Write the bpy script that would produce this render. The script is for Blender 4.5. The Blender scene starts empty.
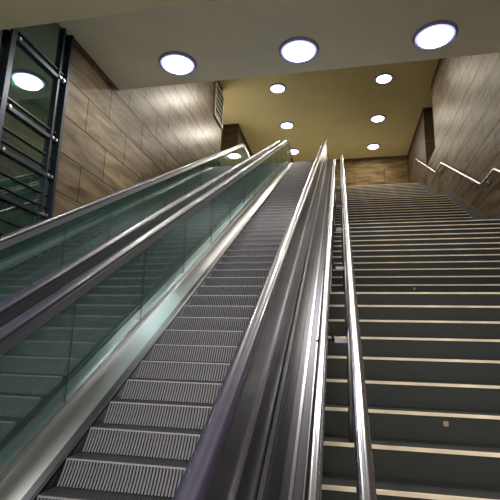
import bpy, bmesh, math
from mathutils import Vector, Matrix
E=1.65
T=math.tan(math.radians(30)); C=math.cos(math.radians(30)); S=0.5
ZT=7.45
sc=bpy.context.scene
COL=sc.collection
# ---------------------------------------------------------------- materials
def newmat(n):
    m=bpy.data.materials.new(n); m.use_nodes=True
    nt=m.node_tree; nt.nodes.clear()
    out=nt.nodes.new('ShaderNodeOutputMaterial')
    return m,nt,out
def N(nt,t,**k):
    n=nt.nodes.new(t)
    for a,b in k.items():
        if a in n.inputs: n.inputs[a].default_value=b
        else: setattr(n,a,b)
    return n
def simple(name,col,rough=.5,metal=0,noise=0.0,scale=20,stretch=(1,1,1),bump=0,coat=0,spec=.5,em=None):
    m,nt,out=newmat(name)
    p=N(nt,'ShaderNodeBsdfPrincipled'); p.inputs['Metallic'].default_value=metal
    p.inputs['Roughness'].default_value=rough
    p.inputs['Coat Weight'].default_value=coat
    p.inputs['Specular IOR Level'].default_value=spec
    if em: p.inputs['Emission Color'].default_value=(*em[0],1); p.inputs['Emission Strength'].default_value=em[1]
    nt.links.new(p.outputs[0],out.inputs[0])
    p.inputs['Base Color'].default_value=(*col,1)
    if noise>0:
        tc=N(nt,'ShaderNodeTexCoord'); mp=N(nt,'ShaderNodeMapping'); mp.inputs['Scale'].default_value=stretch
        nz=N(nt,'ShaderNodeTexNoise'); nz.inputs['Scale'].default_value=scale; nz.inputs['Detail'].default_value=5
        nt.links.new(tc.outputs['Object'],mp.inputs[0]); nt.links.new(mp.outputs[0],nz.inputs[0])
        cr=N(nt,'ShaderNodeValToRGB')
        cr.color_ramp.elements[0].position=.3; cr.color_ramp.elements[1].position=.7
        cr.color_ramp.elements[0].color=(*[c*(1-noise) for c in col],1)
        cr.color_ramp.elements[1].color=(*[min(1,c*(1+noise)) for c in col],1)
        nt.links.new(nz.outputs['Fac'],cr.inputs[0]); nt.links.new(cr.outputs[0],p.inputs['Base Color'])
        if metal<.9:
            mr=N(nt,'ShaderNodeMapRange'); mr.inputs['To Min'].default_value=rough*.85; mr.inputs['To Max'].default_value=min(1,rough*1.15)
            nt.links.new(nz.outputs['Fac'],mr.inputs[0]); nt.links.new(mr.outputs[0],p.inputs['Roughness'])
        if bump>0:
            b=N(nt,'ShaderNodeBump'); b.inputs['Strength'].default_value=bump; b.inputs['Distance'].default_value=.01
            nt.links.new(nz.outputs['Fac'],b.inputs['Height']); nt.links.new(b.outputs[0],p.inputs['Normal'])
    return m
def stone_wall(name,c1,c2,mortar,axis='YZ',rough=.34,spec=.17,bw=1.5,rh=.66,rot=0.0):
    m,nt,out=newmat(name)
    p=N(nt,'ShaderNodeBsdfPrincipled'); p.inputs['Specular IOR Level'].default_value=spec
    nt.links.new(p.outputs[0],out.inputs[0])
    tc=N(nt,'ShaderNodeTexCoord'); sp=N(nt,'ShaderNodeSeparateXYZ'); cb0=N(nt,'ShaderNodeCombineXYZ')
    nt.links.new(tc.outputs['Object'],sp.inputs[0])
    nt.links.new(sp.outputs[axis[0]],cb0.inputs[0]); nt.links.new(sp.outputs[axis[1]],cb0.inputs[1])
    cb=N(nt,'ShaderNodeMapping'); cb.inputs['Rotation'].default_value=(0,0,-rot); nt.links.new(cb0.outputs[0],cb.inputs[0])
    br=N(nt,'ShaderNodeTexBrick'); br.offset=0.5
    br.inputs['Scale'].default_value=1; br.inputs['Brick Width'].default_value=bw; br.inputs['Row Height'].default_value=rh
    br.inputs['Mortar Size'].default_value=.011; br.inputs['Mortar Smooth'].default_value=.2
    br.inputs['Color1'].default_value=(*c1,1); br.inputs['Color2'].default_value=(*c2,1); br.inputs['Mortar'].default_value=(*mortar,1)
    nt.links.new(cb.outputs[0],br.inputs[0])
    mp=N(nt,'ShaderNodeMapping'); mp.inputs['Scale'].default_value=(.55,3.0,1); mp.inputs['Rotation'].default_value=(0,0,.2)
    nz=N(nt,'ShaderNodeTexNoise'); nz.inputs['Scale'].default_value=1.7; nz.inputs['Detail'].default_value=9; nz.inputs['Roughness'].default_value=.62; nz.inputs['Distortion'].default_value=.6
    nt.links.new(cb.outputs[0],mp.inputs[0]); nt.links.new(mp.outputs[0],nz.inputs[0])
    cr=N(nt,'ShaderNodeValToRGB'); cr.color_ramp.elements[0].position=.34; cr.color_ramp.elements[1].position=.70
    cr.color_ramp.elements[0].color=(.40,.385,.36,1); cr.color_ramp.elements[1].color=(1.65,1.62,1.55,1)
    nt.links.new(nz.outputs['Fac'],cr.inputs[0])
    mx=N(nt,'ShaderNodeMix'); mx.data_type='RGBA'; mx.blend_type='MULTIPLY'; mx.inputs['Factor'].default_value=1
    nt.links.new(br.outputs['Color'],mx.inputs[6]); nt.links.new(cr.outputs[0],mx.inputs[7])
    nt.links.new(mx.outputs[2],p.inputs['Base Color'])
    mr=N(nt,'ShaderNodeMapRange'); mr.inputs['To Min'].default_value=rough; mr.inputs['To Max'].default_value=.9
    nt.links.new(br.outputs['Fac'],mr.inputs[0]); nt.links.new(mr.outputs[0],p.inputs['Roughness'])
    b=N(nt,'ShaderNodeBump'); b.inputs['Strength'].default_value=.3; b.inputs['Distance'].default_value=.008; b.invert=True
    nt.links.new(br.outputs['Fac'],b.inputs['Height']); nt.links.new(b.outputs[0],p.inputs['Normal'])
    return m
def glassmat(name,tint,refl,base=.06,rough=.02,diff=0.0,dcol=(.3,.5,.5)):
    m,nt,out=newmat(name)
    tr=N(nt,'ShaderNodeBsdfTransparent'); tr.inputs[0].default_value=(*tint,1)
    gl=N(nt,'ShaderNodeBsdfGlossy'); gl.inputs['Roughness'].default_value=rough; gl.inputs[0].default_value=(*refl,1)
    df=N(nt,'ShaderNodeBsdfDiffuse'); df.inputs[0].default_value=(*dcol,1)
    lw=N(nt,'ShaderNodeLayerWeight'); lw.inputs['Blend'].default_value=.35
    mr=N(nt,'ShaderNodeMapRange'); mr.inputs['To Min'].default_value=base; mr.inputs['To Max'].default_value=.9
    nt.links.new(lw.outputs['Fresnel'],mr.inputs[0])
    m0=N(nt,'ShaderNodeMixShader'); m0.inputs[0].default_value=diff
    nt.links.new(tr.outputs[0],m0.inputs[1]); nt.links.new(df.outputs[0],m0.inputs[2])
    mx=N(nt,'ShaderNodeMixShader'); nt.links.new(mr.outputs[0],mx.inputs[0])
    nt.links.new(m0.outputs[0],mx.inputs[1]); nt.links.new(gl.outputs[0],mx.inputs[2])
    nt.links.new(mx.outputs[0],out.inputs[0])
    return m
def emis(name,col,st):
    m,nt,out=newmat(name); e=N(nt,'ShaderNodeEmission'); e.inputs[0].default_value=(*col,1); e.inputs[1].default_value=st
    nt.links.new(e.outputs[0],out.inputs[0]); return m

M_wall=stone_wall('brown_stone_slabs',(.130,.099,.064),(.090,.070,.047),(.012,.009,.006),bw=1.5,rh=.68)
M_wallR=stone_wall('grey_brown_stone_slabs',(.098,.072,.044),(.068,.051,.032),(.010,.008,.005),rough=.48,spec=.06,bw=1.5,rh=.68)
M_wallback=stone_wall('brown_stone_slabs_end',(.12,.082,.040),(.10,.07,.034),(.03,.02,.01),'XZ',rough=.65,spec=.1,bw=1.6,rh=1.3)
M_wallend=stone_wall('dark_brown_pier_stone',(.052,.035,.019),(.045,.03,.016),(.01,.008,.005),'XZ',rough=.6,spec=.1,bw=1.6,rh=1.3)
M_ceil=simple('olive_plaster',(.62,.51,.25),.8,0,.05,1.5)
M_ceil_front=simple('grey_plaster',(.82,.78,.65),.7,0,.04,1.5)
M_ceil_near=simple('dimmed_beige_plaster',(.46,.42,.29),.8,0,.05,1.5)  # toned darker than the front soffit to carry its weaker light
M_floor=simple('dark_granite_floor',(.22,.215,.20),.35,0,.3,40)
M_step=simple('speckled_dark_granite',(.015,.017,.018),.55,0,.5,180,bump=.05,spec=.2)
M_nose=simple('cream_nosing',(.52,.44,.34),.5,0,.3,3)
M_steel=simple('brushed_steel',(.42,.42,.45),.34,1,.03,4,(30,1,1))
M_deck=simple('satin_steel_deck',(.10,.10,.125),.40,1)
M_steel_dark=simple('dark_steel',(.11,.115,.14),.32,1)
M_panel=simple('reflective_steel_panel',(.13,.13,.155),.26,1)
M_chrome=simple('polished_chrome',(.52,.53,.61),.2,1)
M_trim=simple('satin_trim',(.42,.42,.46),.3,1)
M_railb=simple('satin_bright_rail',(.62,.62,.64),.35,1)
M_rubber=simple('black_rubber_handrail',(.022,.020,.042),.36,0,.1,8,coat=.15)
M_riser=simple('grey_aluminium_ribs',(.088,.088,.108),.5,.2,.1,12)
M_groove=simple('black_groove',(.016,.017,.022),.6,.2,.1,12)
M_edge=simple('light_step_edge',(.17,.17,.19),.45,.3,.1,12)
M_mark=simple('dull_brown_marker',(.20,.14,.09),.5,0,.1,12)
M_tread=simple('dark_aluminium_tread_and_shadow',(.028,.029,.036),.5,.4,.1,12)
M_skirt=simple('black_skirt',(.02,.02,.025),.35,.3,.1,12)
M_gask=simple('grey_gasket',(.02,.026,.026),.5,0,.1,12,spec=.1)
M_frame=simple('blue_black_steel_frame',(.022,.028,.045),.35,.6,.1,12)
M_glass=glassmat('green_balustrade_glass',(.72,.90,.87),(.85,1,.97),.30,.04,.07,(.20,.44,.42))
M_winglass=glassmat('dark_window_glass',(.25,.36,.30),(.8,.95,.88),.26,.02,.3,(.06,.13,.10))
M_lamp=emis('cool_white_diffuser',(.82,.87,1.0),16)
M_halorim=emis('blue_halo_rim',(.45,.48,1.0),1.6)
M_ring=simple('lamp_trim_ring',(.30,.26,.44),.45,.2,.1,10)
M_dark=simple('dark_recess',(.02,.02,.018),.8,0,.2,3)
M_pale=simple('pale_metal_frame',(.30,.28,.22),.5,.3,.1,3)
M_paled=simple('dusky_hole_sheet',(.10,.09,.065),.5,0,.1,3)

# ---------------------------------------------------------------- helpers
def mkobj(name,verts,faces,mat,parent=None,smooth=False,mats=None,fm=None):
    me=bpy.data.meshes.new(name); me.from_pydata([tuple(v) for v in verts],[],faces)
    for mm in (mats or [mat]): me.materials.append(mm)
    if fm:
        for p,i in zip(me.polygons,fm): p.material_index=i
    bm=bmesh.new(); bm.from_mesh(me); bmesh.ops.recalc_face_normals(bm,faces=bm.faces); bm.to_mesh(me); bm.free()
    if smooth:
        for p in me.polygons: p.use_smooth=True
    o=bpy.data.objects.new(name,me); COL.objects.link(o)
    if parent: o.parent=parent
    return o
def empty(name,loc,parent=None):
    o=bpy.data.objects.new(name,None); o.location=loc; COL.objects.link(o)
    if parent: o.parent=parent
    return o
def tag(o,label,cat,group=None):
    o["label"]=label; o["category"]=cat
    if group: o["group"]=group
def struct(o,label=None):
    o["kind"]="structure"
def boxv(x0,x1,y0,y1,z0,z1,off=0):
    v=[(x0,y0,z0),(x1,y0,z0),(x1,y1,z0),(x0,y1,z0),(x0,y0,z1),(x1,y0,z1),(x1,y1,z1),(x0,y1,z1)]
    f=[(0,3,2,1),(4,5,6,7),(0,1,5,4),(1,2,6,5),(2,3,7,6),(3,0,4,7)]
    return v,[tuple(i+off for i in q) for q in f]
def box(name,x0,x1,y0,y1,z0,z1,mat,parent=None,rel=True):
    e=E if rel else 0
    v,f=boxv(x0,x1,y0,y1,z0+e,z1+e); return mkobj(name,v,f,mat,parent)
def boxes(name,lst,mat,parent=None):
    V=[];F=[]
    for b in lst:
        v,f=boxv(b[0],b[1],b[2],b[3],b[4]+E,b[5]+E,len(V)); V+=v;F+=f
    return mkobj(name,V,F,mat,parent)
def poly_x(name,pts,x0,x1,mat,parent=None):
    n=len(pts); V=[(x0,y,z+E) for y,z in pts]+[(x1,y,z+E) for y,z in pts]
    F=[tuple(range(n)),tuple(range(2*n-1,n-1,-1))]+[(i,(i+1)%n,(i+1)%n+n,i+n) for i in range(n)]
    return mkobj(name,V,F,mat,parent)
def sweep(name,path,prof,mat,parent=None,smooth=False):
    n=len(path);k=len(prof);V=[]
    for i,(y,z) in enumerate(path):
        ts=[]
        if i>0: a=Vector((y-path[i-1][0],z-path[i-1][1])).normalized(); ts.append(a)
        if i<n-1: a=Vector((path[i+1][0]-y,path[i+1][1]-z)).normalized(); ts.append(a)
        t=sum(ts,Vector((0,0)))
        t.normalize(); nn=Vector((-t.y,t.x)); sc_=1/max(.5,t.dot(ts[0]))
        for (x,h) in prof: V.append((x,y+nn.x*h*sc_,z+nn.y*h*sc_+E))
    F=[]
    for i in range(n-1):
        for j in range(k):
            a=i*k+j;b=i*k+(j+1)%k; F.append((a,b,b+k,a+k))
    F.append(tuple(range(k))); F.append(tuple(range((n-1)*k,n*k)))
    o=mkobj(name,V,F,mat,parent,smooth)
    return o
def tube(name,pts,r,mat,parent=None,seg=14):
    P=[Vector(p) for p in pts];V=[];n=len(P)
    for i,p in enumerate(P):
        t=Vector((0,0,0))
        if i>0:t+=(p-P[i-1]).normalized()
        if i<n-1:t+=(P[i+1]-p).normalized()
        t.normalize()
        up=Vector((1,0,0)) if abs(t.x)<.9 else Vector((0,0,1))
        a=t.cross(up).normalized(); b=t.cross(a).normalized()
        for j in range(seg):
            g=2*math.pi*j/seg; V.append(p+a*(r*math.cos(g))+b*(r*math.sin(g)))
    F=[]
    for i in range(n-1):
        for j in range(seg): F.append((i*seg+j,i*seg+(j+1)%seg,(i+1)*seg+(j+1)%seg,(i+1)*seg+j))
    F.append(tuple(range(seg)));F.append(tuple(range((n-1)*seg,n*seg)))
    o=mkobj(name,V,F,mat,parent,False)
    for p in o.data.polygons:
        if len(p.vertices)==4:p.use_smooth=True
    return o
def fillet(p0,pc,p1,n=8):
    r=[]
    for i in range(n+1):
        t=i/n; r.append(((1-t)**2*p0[0]+2*t*(1-t)*pc[0]+t*t*p1[0],(1-t)**2*p0[1]+2*t*(1-t)*pc[1]+t*t*p1[1]))
    return r
def lathe(name,prof,cx,cy,cz,mat,parent=None,seg=40):
    V=[];F=[];k=len(prof)
    for s in range(seg):
        g=2*math.pi*s/seg
        for r,z in prof: V.append((cx+r*math.cos(g),cy+r*math.sin(g),cz+z))
    for s in range(seg):
        s2=(s+1)%seg
        for j in range(k-1): F.append((s*k+j,s*k+j+1,s2*k+j+1,s2*k+j))
    return mkobj(name,V,F,mat,parent,True)

# ---------------------------------------------------------------- structure
XL=-4.6; XR=3.6; YB=23.3; ZC=10.2; ZF=5.3; YF=7.8; ZN=4.1; YN=4.42
def st(o,l): struct(o); o["label"]=l; return o
st(box('floor',-7.8,6,-6,9,-1.85,-1.65,M_floor),"dark polished granite floor of the lower concourse")
st(boxes('floor',[(-9,-.2,17.35,YB,ZT-.3,ZT),(-.2,8,20.25,YB,ZT-.3,ZT),(XR+.32,8,16.6,20.25,ZT-.3,ZT)],M_floor),"dark granite floor of the upper concourse")
st(box('wall_left',XL-.3,XL,6.1,15.7,-1.65,ZC,M_wall),"brown veined stone slab wall beside the escalators")
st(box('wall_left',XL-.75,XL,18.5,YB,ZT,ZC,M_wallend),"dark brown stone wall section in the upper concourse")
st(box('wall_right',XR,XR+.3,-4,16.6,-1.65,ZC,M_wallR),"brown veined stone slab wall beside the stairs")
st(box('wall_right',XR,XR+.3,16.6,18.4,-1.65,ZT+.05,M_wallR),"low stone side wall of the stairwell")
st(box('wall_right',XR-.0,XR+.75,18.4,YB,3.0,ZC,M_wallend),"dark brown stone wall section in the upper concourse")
st(box('wall_back',-9,8,YB,YB+.2,ZT-.3,ZC,M_wallback),"warm brown stone end wall of the upper concourse")
st(box('ceiling',-9.2,8.2,YF,YB+.2,ZC,ZC+.2,M_ceil),"yellowish olive plaster ceiling of the upper concourse")
st(box('ceiling',XL-.3,XR+.3,YN-.1,YF,ZF,ZF+.25,M_ceil_front),"pale plaster soffit with a row of round lamps")
st(box('ceiling',XL-.3,XR+.3,-4,YN,ZN,ZN+.3,M_ceil_near),"olive dropped soffit over the lower concourse, coloured darker for its weaker light")
st(box('wall_front',XL-.3,XR+.3,YF-.15,YF,ZF+.25,ZC,M_ceil_front),"plaster bulkhead above the soffit")
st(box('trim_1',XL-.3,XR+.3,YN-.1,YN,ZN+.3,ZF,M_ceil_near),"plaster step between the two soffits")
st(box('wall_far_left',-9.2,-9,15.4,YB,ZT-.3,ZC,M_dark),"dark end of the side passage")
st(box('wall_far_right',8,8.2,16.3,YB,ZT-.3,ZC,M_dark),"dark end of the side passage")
st(box('wall_passage_left',-9,XL-.3,15.5,15.7,ZT-.3,ZC,M_wallback),"stone side of the passage")
st(box('wall_passage_right',XR+.3,8,16.4,16.6,ZT-.3,ZC,M_wallback),"stone side of the passage")

# glass curtain wall
win=empty('window_1',(XL-.1,2,E)); st(win,"dark glass curtain wall with black steel frame and bolts")
def wchild(o):
    o.matrix_parent_inverse=win.matrix_basis.inverted(); return o
ys=[-3.0,-1.7,-.4,.9,2.2,3.5,4.8,6.1]
for y in ys:
    top=ZF if y>4.4 else ZN
    wchild(box('mullion',XL-.14,XL+.02,y-.06,y+.03 if y<6 else y,-1.6,top,M_frame,win))
    if y>-2:
        wchild(box('mullion',XL-.12,XL-.01,y-.24,y-.20,-1.6,ZF if y-.24>4.5 else ZN,M_frame,win))
zs=[-1.3,-.65,0,.65,1.3,1.95,2.6,3.25,4.35]
for z in zs:
    y0=-3 if z<4 else YN
    wchild(box('transom',XL-.12,XL-.01,y0,6.03,z-.03,z+.03,M_frame,win))
    wchild(box('transom',XL-.11,XL-.03,y0,6.03,z+.13,z+.15,M_frame,win))
    if z<3: wchild(box('transom',XL-.11,XL-.03,y0,6.03,z+.33,z+.35,M_frame,win))
for i in range(len(ys)-1):
    wchild(box('glass_pane',XL-.08,XL-.065,ys[i]+.04,ys[i+1]-.07,-1.6,ZF if ys[i+1]>4.9 else ZN,M_winglass,win))
bl=[]
for y in ys[3:]:
    for z in zs:
        for dy in (-.22,-.13,.1):
            if y+dy<6.05: bl.append((XL-.01,XL+.03,y+dy-.018,y+dy+.018,z-.018,z+.018))
wchild(boxes('frame_bolts',bl,M_railb,win))
st(boxes('light_block_outside',[(-8.0,-7.8,-4,9,-1.65,6),(-7.8,XL-.15,8.8,9,-1.65,6),(-7.8,XL-.15,-4.2,-4,-1.65,6),(-8,XL-.3,-4.2,9,6,6.2)],M_dark),"dark box added beyond the glass to shut out world light")  # closed box added to keep world light from coming through the window

# railed opening on left wall
g=empty('railed_opening',(XL,14.6,ZT+E)); tag(g,"framed railed opening high in the stone wall, its dark hole a dusky sheet","grille")
def gch(o,p): o.matrix_parent_inverse=p.matrix_basis.inverted(); return o
gch(boxes('frame',[(XL+.005,XL+.08,14.5,15.6,9.74,9.82),(XL+.005,XL+.08,14.5,15.6,8.43,8.5),(XL+.005,XL+.08,14.5,14.56,8.5,9.75),(XL+.005,XL+.08,15.53,15.6,8.5,9.75)],M_pale,g),g)
gch(boxes('bar',[(XL+.01,XL+.06,14.5,15.6,8.6+.24*i,8.63+.24*i) for i in range(1,5)],M_pale,g),g)
gch(box('backing',XL+.003,XL+.009,14.5,15.55,8.5,9.75,M_paled,g),g)  # dusky sheet painted for the darkness of the open hole

# ---------------------------------------------------------------- stairs
RISE=.175; RUN=.303
risers=[]; z=-1.65
starts=[5.2-12*RUN]; 
lands=[1.6,1.3,1.2]
y=starts[0]; landing=[]
for fl in range(4):
    for k in range(13):
        risers.append((y+k*RUN,z+RISE*(k+1),k==12))
    z+=13*RISE; yl=y+12*RUN
    if fl<3:
        landing.append((yl,yl+lands[fl],z)); y=yl+lands[fl]
YTOP=yl
X0=-.16; X1=XR-.004
stair=empty('staircase',(1.7,risers[0][0],0)); tag(stair,"wide dark granite staircase with cream nosing strips and landings","staircase")
def rel_mesh(name,bl,mat):
    V=[];F=[]
    for b in bl:
        v,f=boxv(*b,len(V)); V+=v;F+=f
    me=bpy.data.meshes.new(name); me.from_pydata(V,[],F); me.materials.append(mat); return me
w=(X1-X0)/2
step_me=rel_mesh('step',[(-w,w,0,RUN+.02,-.36,0)],M_step)
nose_me=rel_mesh('nosing_strip',[(-w+.02,w-.02,-.004,.021,-.016,.004)],M_nose)
ip=stair.location.copy()
for i,(ry,rz,last) in enumerate(risers):
    s=bpy.data.objects.new('step',step_me); COL.objects.link(s); s.parent=stair
    s.location=Vector(((X0+X1)/2,ry,rz+E))-ip
    nn=bpy.data.objects.new('nosing_strip',nose_me); COL.objects.link(nn); nn.parent=s; nn["label"]="cream anti-slip nosing strip"
    if i in (6,14):
        xx={6:.68,14:1.1}[i]-(X0+X1)/2
        fr=rel_mesh('marker_plate',[(xx-.016,xx+.016,-.004,-.001,-.078,-.046)],M_mark)
        mo=bpy.data.objects.new('marker_plate',fr); COL.objects.link(mo); mo.parent=s; mo["label"]="tiny square marker on the riser"
for a,b,lz in landing:
    o=box('landing',X0,X1,a+RUN+.02,b+.01,lz-.36,lz,M_step,stair); o.matrix_parent_inverse=stair.matrix_basis.inverted()
def stair_z(yy):
    zz=-1.65
    for ry,rz,_ in risers:
        if yy>=ry: zz=rz
    return zz

# wall handrail following flights
h=1.2
z=-1.65
yy=starts[0]
rp=[(.6,z+h),(yy-RUN,z+h)]
cy=yy
for fl in range(4):
    z2=z+13*RISE; yl=cy+12*RUN
    rp.append((yl,z2+h))
    if fl<3: cy=yl+lands[fl]; rp.append((cy-RUN,z2+h))
    z=z2
rp.append((yl+.6,z+h))
wr=empty('wall_handrail',(XR,5,0)); tag(wr,"chrome tubular handrail on brackets following the stair flights","handrail")
def par(o,p): o.matrix_parent_inverse=p.matrix_basis.inverted(); return o
xr=XR-.1
par(tube('rail',[(xr,a,b+E) for a,b in rp],.032,M_railb,wr),wr)
def rail_z(q):
    for (a,b),(c,d) in zip(rp,rp[1:]):
        if a<=q<=c: return b+(d-b)*(q-a)/(c-a)
    return rp[-1][1]
q=1.0
while q<20.5:
    zz=rail_z(q)+E
    if not (16.7<q<18.5 and zz-.12>ZT+E):
        par(tube('bracket',[(XR,q,zz-.12),(XR-.07,q,zz-.12),(xr,q,zz-.02)],.012,M_chrome,wr,8),wr)
    q+=1.25
tr=sweep('baseboard_right',[(a,b-h-.05) for a,b in rp[:-2]]+[(19.9,7.1)],[(XR-.03,0),(XR-.002,0),(XR-.002,.3),(XR-.03,.3)],M_dark); st(tr,"dark stone skirting along the stairs")

# ---------------------------------------------------------------- middle double railing
rl=empty('stair_railing',(0,1.2,0)); tag(rl,"double chrome tube railing on steel posts beside the escalator","railing")
mr=1.4
def linez(yv,m): return T*yv-m/C
yA=1.0
for nm,x,r,yB in (('rail',.079,.037,12.2),('rail',-.119,.032,11.4)):
    par(tube(nm,[(x,.35,linez(yA,mr)+E-.02),(x,yA-.15,linez(yA,mr)+E-.0),(x,yA+.15,linez(yA+.15,mr)+E),(x,yB,linez(yB,mr)+E),(x,yB+.2,linez(yB,mr)+E+.06),(x,yB+.27,linez(yB,mr)+E-.04),(x,yB+.27,linez(yB,mr)+E-.3)],r,M_chrome,rl,18),rl)
q=1.9
while q<12.3:
    zt=linez(q,mr)+E; zb=stair_z(q)+E
    par(tube('post',[(.045,q,zb),(.045,q,zt-.10),(.075,q,zt-.03)],.016,M_steel,rl,10),rl)
    par(boxes('bracket',[(-.05,.045,q-.015,q+.015,zt-E-.17,zt-E-.14)],M_steel_dark,rl),rl)
    par(tube('bracket',[(-.176,q,zt-.16),(-.05,q,zt-.155),(-.119,q,zt-.03)],.012,M_steel_dark,rl,8),rl)
    q+=1.25
# ---------------------------------------------------------------- escalators
mS=2.2; NR=61; ERISE=(ZT+1.65)/NR; ERUN=ERISE/T
yst=( -1.65+mS/C)/T
ytop=(ZT+mS/C)/T
refpath=[(.2,-1.65)]+fillet((yst-.4,-1.65),(yst,-1.65),(yst+.4*C,-1.65+.4*S),6)+fillet((ytop-.4*C,ZT-.4*S),(ytop,ZT),(ytop+.4,ZT),6)+[(19.2,ZT)]
mH=1.22
zl=-1.65+1.0; zu=ZT+.98
yl_=(zl+mH/C)/T; yu=(zu+mH/C)/T
hp=[(.7,zl-.62),(.45,zl-.62)]
for i in range(1,12):
    g=-math.pi/2-math.pi*i/12; hp.append((.45+.31*math.cos(g),zl-.31+.31*math.sin(g)))
hpm=[(.45,zl)]+fillet((yl_-.45,zl),(yl_,zl),(yl_+.45*C,zl+.45*S),8)+fillet((yu-.5*C,zu-.5*S),(yu,zu),(yu+.5,zu),8)+[(18.6,zu)]
hp+=hpm
for i in range(1,12):
    g=math.pi/2-math.pi*i/12; hp.append((18.6+.31*math.cos(g),zu-.31+.31*math.sin(g)))
hp+=[(18.6,zu-.62),(18.4,zu-.62)]
def hprof(x):
    w=.05; return [(x-w,-.012),(x-w*1.02,.012),(x-w*.75,.034),(x-w*.3,.042),(x+w*.3,.042),(x+w*.75,.034),(x+w*1.02,.012),(x+w,-.012),(x+w*.7,-.022),(x-w*.7,-.022)]
def estep_mesh(wd):
    nr=44; V=[];F=[];fm=[]
    xs=[];dep=[]
    pw=wd/nr
    for i in range(nr):
        x=-wd/2+i*pw
        xs+=[x,x+pw*.58,x+pw*.58,x+pw]; dep+=[0,0,.014,.014]
    rows=[]
    hgt=ERISE+.01
    ts=(1,.93,.929,.6,.3,.06,.059,0)
    for t in ts:
        zc=-hgt*t; yb=-.085*t**1.3
        if t>.929: yb+=.015
        rows.append(('r',yb,zc,0 if t<.06 else 1))
    mats=[1,1,0,0,0,2,2]  # lowest riser rows take the tread colour as a painted shadow gap
    rows.append(('t',.0,0,0)); rows.append(('t',.02,0,0)); rows.append(('t',.02,0,1)); rows.append(('t',ERUN+.03,0,1))
    n=len(xs)
    for kind,yb,zc,f in rows:
        for x,d in zip(xs,dep):
            if kind=='r': V.append((x,yb+d*f,zc))
            else: V.append((x,yb,zc-d*f))
    nr_=len(ts)
    for r in range(len(rows)-1):
        if r==nr_-1: continue
        for i in range(n-1):
            a=r*n+i; F.append((a,a+1,a+1+n,a+n))
            mi=mats[r] if r<nr_-1 else 1
            if mi==0 and i%4!=0: mi=3
            fm.append(mi)
    me=bpy.data.meshes.new('step'); me.from_pydata(V,[],F)
    for mm in (M_riser,M_tread,M_edge,M_groove): me.materials.append(mm)
    for p,i in zip(me.polygons,fm): p.material_index=i
    return me
ES=estep_mesh(.97)
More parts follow.
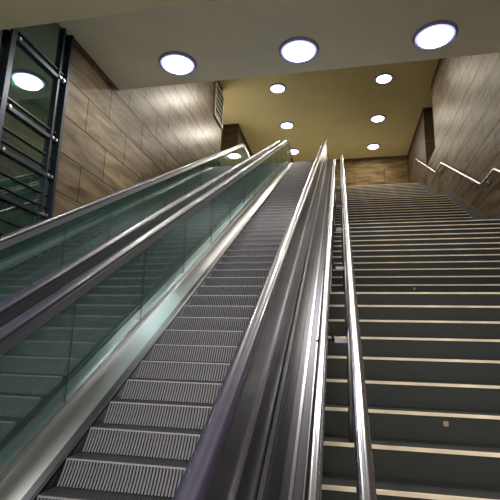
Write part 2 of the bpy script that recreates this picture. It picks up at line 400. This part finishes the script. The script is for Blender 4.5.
def escalator(xgR,xgL,xoR,xoL,xi,label,clad=False):
    root=empty('escalator',((xgR+xgL)/2,.5,0)); tag(root,label,"escalator","parallel escalators")
    inv=root.matrix_basis.inverted()
    cx=(xgR+xgL)/2
    for k in range(NR):
        s=bpy.data.objects.new('step',ES); COL.objects.link(s); s.parent=root
        s.location=Vector((cx,yst+ERUN*k,-1.65+ERISE*(k+1)+E))-root.location
        s.location.z-=.002
    for nm,y0,y1,zz in (('comb_plate',.6,yst,-1.65),('comb_plate',ytop-.02,18.6,ZT)):
        o=box(nm,cx-.49,cx+.49,y0,y1,zz+.002,zz+.02,M_steel,root); o.matrix_parent_inverse=inv
    for sgn,xg,xo in ((1,xgR,xoR),(-1,xgL,xoL)):
        xs_=xg-sgn*xi
        b=sweep('balustrade',refpath,[(xs_+sgn*.02,.10),(xg-sgn*.03,.15),(xg-sgn*.03,.19),(xg+sgn*.03,.19),(xg+sgn*.03,.15),(xo,.15),(xo,.10)] ,M_deck if (clad and sgn==1) else M_steel,root)
        b.matrix_parent_inverse=inv; b["label"]="brushed steel decking carrying glass and handrail"
        o=sweep('skirt_panel',refpath,[(xs_,-.12),(xs_+sgn*.02,-.12),(xs_+sgn*.02,.125),(xs_,.115)],M_skirt,b)
        o=sweep('deck_edge',refpath,[(xs_+sgn*.0,.115),(xs_+sgn*.07,.128),(xs_+sgn*.07,.108),(xs_,.10)],M_steel_dark,b)
        hh=sweep('handrail',hp,hprof(xg),M_rubber,b,True)
        hh["label"]="black rubber handrail"
        gd=-.05 if (clad and sgn==1) else -.10
        o=sweep('handrail_guide',hp if gd>-.06 else hpm,[(xg-.026,gd),(xg+.026,gd),(xg+.026,-.018),(xg-.026,-.018)],M_steel,b)
        mb=mS-.17; mt=mH+.04
        def pt(a,m): return (a*C+m*S, a*S-m*C)
        a0=(2.0-mb*S)/C; a1=(16.6-mb*S)/C; npn=12; L=(a1-a0)/npn
        sh=(mb-mt)*S/C
        for i in range(npn):
            u=a0+i*L+.003; v=a0+(i+1)*L-.003
            o=poly_x('glass_panel',[pt(u,mb),pt(v,mb),pt(v+sh,mt),pt(u+sh,mt)],xg-.006,xg+.006,M_glass,b)
            o=poly_x('gasket',[pt(u-.007,mb),pt(u+.001,mb),pt(u+.001+sh,mt),pt(u-.007+sh,mt)],xg-.008,xg+.008,M_gask,b)
        lowp=[(.45,-1.5),(yst-.1,-1.5),pt(a0-.008,mb),pt(a0-.008+sh,mt),(yl_-.25,zl-.04),(.45,zl-.04)]
        lowp+=[(.45+.27*math.cos(math.pi/2+math.pi*i/8),zl-.31+.27*math.sin(math.pi/2+math.pi*i/8)) for i in range(1,8)]
        o=poly_x('glass_panel',lowp,xg-.006,xg+.006,M_glass,b)
        up=[pt(a1+.006,mb),(ytop,ZT+.15),(18.6,ZT+.15)]+[(18.6+.27*math.cos(-math.pi/2+math.pi*i/8),zu-.31+.27*math.sin(-math.pi/2+math.pi*i/8)) for i in range(1,8)]+[(18.6,zu-.04),(yu+.25,zu-.04),pt(a1+.006+sh,mt)]
        o=poly_x('glass_panel',up,xg-.006,xg+.006,M_glass,b)
        if clad and sgn==1:
            o=sweep('cladding_band',hpm,[(xg+.012,-.74),(xg+.03,-.74),(xg+.03,-.05),(xg+.012,-.05)],M_panel,b)
            o=sweep('cladding_trim',hpm,[(xg+.03,-.37),(xg+.045,-.37),(xg+.045,-.345),(xg+.03,-.345)],M_trim,b)
            o=sweep('cladding_trim',refpath,[(xg+.04,.15),(xg+.07,.15),(xg+.07,.20),(xg+.04,.20)],M_trim,b)
            o=sweep('deck_panel',refpath,[(xg+.08,.152),(xg+.15,.152),(xg+.15,.162),(xg+.08,.162)],M_skirt,b)
            o=sweep('cladding_trim',refpath,[(xo-.125,.15),(xo-.105,.15),(xo-.105,.175),(xo-.125,.175)],M_trim,b)
            o=sweep('cladding_trim',refpath,[(xo-.045,.15),(xo-.02,.15),(xo-.02,.185),(xo-.045,.185)],M_trim,b)
    o=poly_x('side_cladding',[(.9,-1.64),(yst,-1.5),(ytop,ZT+.1),(19.2,ZT+.1),(19.2,4.4),(8.6,-1.64)],xoR-.015,xoR,M_steel_dark,root); o.matrix_parent_inverse=inv
    return root
escalator(-.51,-2.11,-.18,-2.26,.30,"escalator with ribbed grey steps and glass balustrades beside the stairs",True)
escalator(-2.43,-3.99,-2.29,-4.58,.28,"escalator with glass balustrades beside the stone wall")

# ---------------------------------------------------------------- lamps
def lamp(x,y,z,r,power,label,cat="ceiling lamp",grp="round ceiling lamps"):
    zz=z+E
    ring=lathe('ceiling_lamp',[(r*1.1,0.0),(r*1.1,-.03),(r*1.14,-.05),(r*1.20,-.045),(r*1.27,-.0),(r*1.1,0)],x,y,zz,M_ring)
    tag(ring,label,cat,grp)
    prof=[(0.0001,-.085),(r*.4,-.08),(r*.75,-.065),(r*.97,-.045)]
    d=lathe('diffuser',prof,x,y,zz,M_lamp,ring); d["label"]="glowing cool white domed diffuser"
    d=lathe('halo_rim',[(r*.97,-.045),(r*1.06,-.03),(r*1.1,-.005)],x,y,zz,M_halorim,ring); d["label"]="bluish halo of the lamp, shaped as a glowing rim"  # halo around the lamp, made as an emissive rim
    L=bpy.data.lights.new('bulb','AREA'); L.shape='DISK'; L.size=r*1.6; L.energy=power; L.color=(1,.91,.74) if z>8 else (1,.93,.80)
    lo=bpy.data.objects.new('bulb',L); lo.location=(x,y,zz-.1); COL.objects.link(lo); lo.parent=ring
for x in (-3.02,-.68,1.66):
    lamp(x,7.12,ZF,.29,90,"large round recessed lamp with dark trim in the soffit")
for yv in (9.8,12.85,15.9,19.0,21.9):
    for x in (-2.37,1.76):
        lamp(x,yv,ZC,.27,(80 if yv<14 else 125) if yv<20 else 110,"small round lamp in the upper concourse ceiling")
for x in (-2.6,1.4):  # out-of-view lamps added to light the stair fronts
    for yv in (1.5,-1.5):
        lamp(x,yv,ZN,.32,95,"unseen round recessed lamp added to light the lower stairs")

# world
wd=bpy.data.worlds.new('World'); sc.world=wd; wd.use_nodes=True
wd.node_tree.nodes['Background'].inputs[0].default_value=(1,.94,.80,1); wd.node_tree.nodes['Background'].inputs[1].default_value=3.8
# camera
R=Vector((.9795,.0182,.2009)).normalized()
I=Vector((.1864,.3050,-.9339)); I=(I-R*I.dot(R)).normalized()
Nn=R.cross(I)
Yc=I*C-Nn*S; Zc=I*S+Nn*C
M=Matrix((R,Yc,Zc))
cam=bpy.data.cameras.new('Camera'); co=bpy.data.objects.new('Camera',cam); COL.objects.link(co)
co.matrix_world=Matrix.Translation((0,0,E))@M.to_4x4()
cam.sensor_width=36; cam.lens=441/500*36; cam.clip_start=.02
sc.camera=co
sc.view_settings.view_transform='Standard'
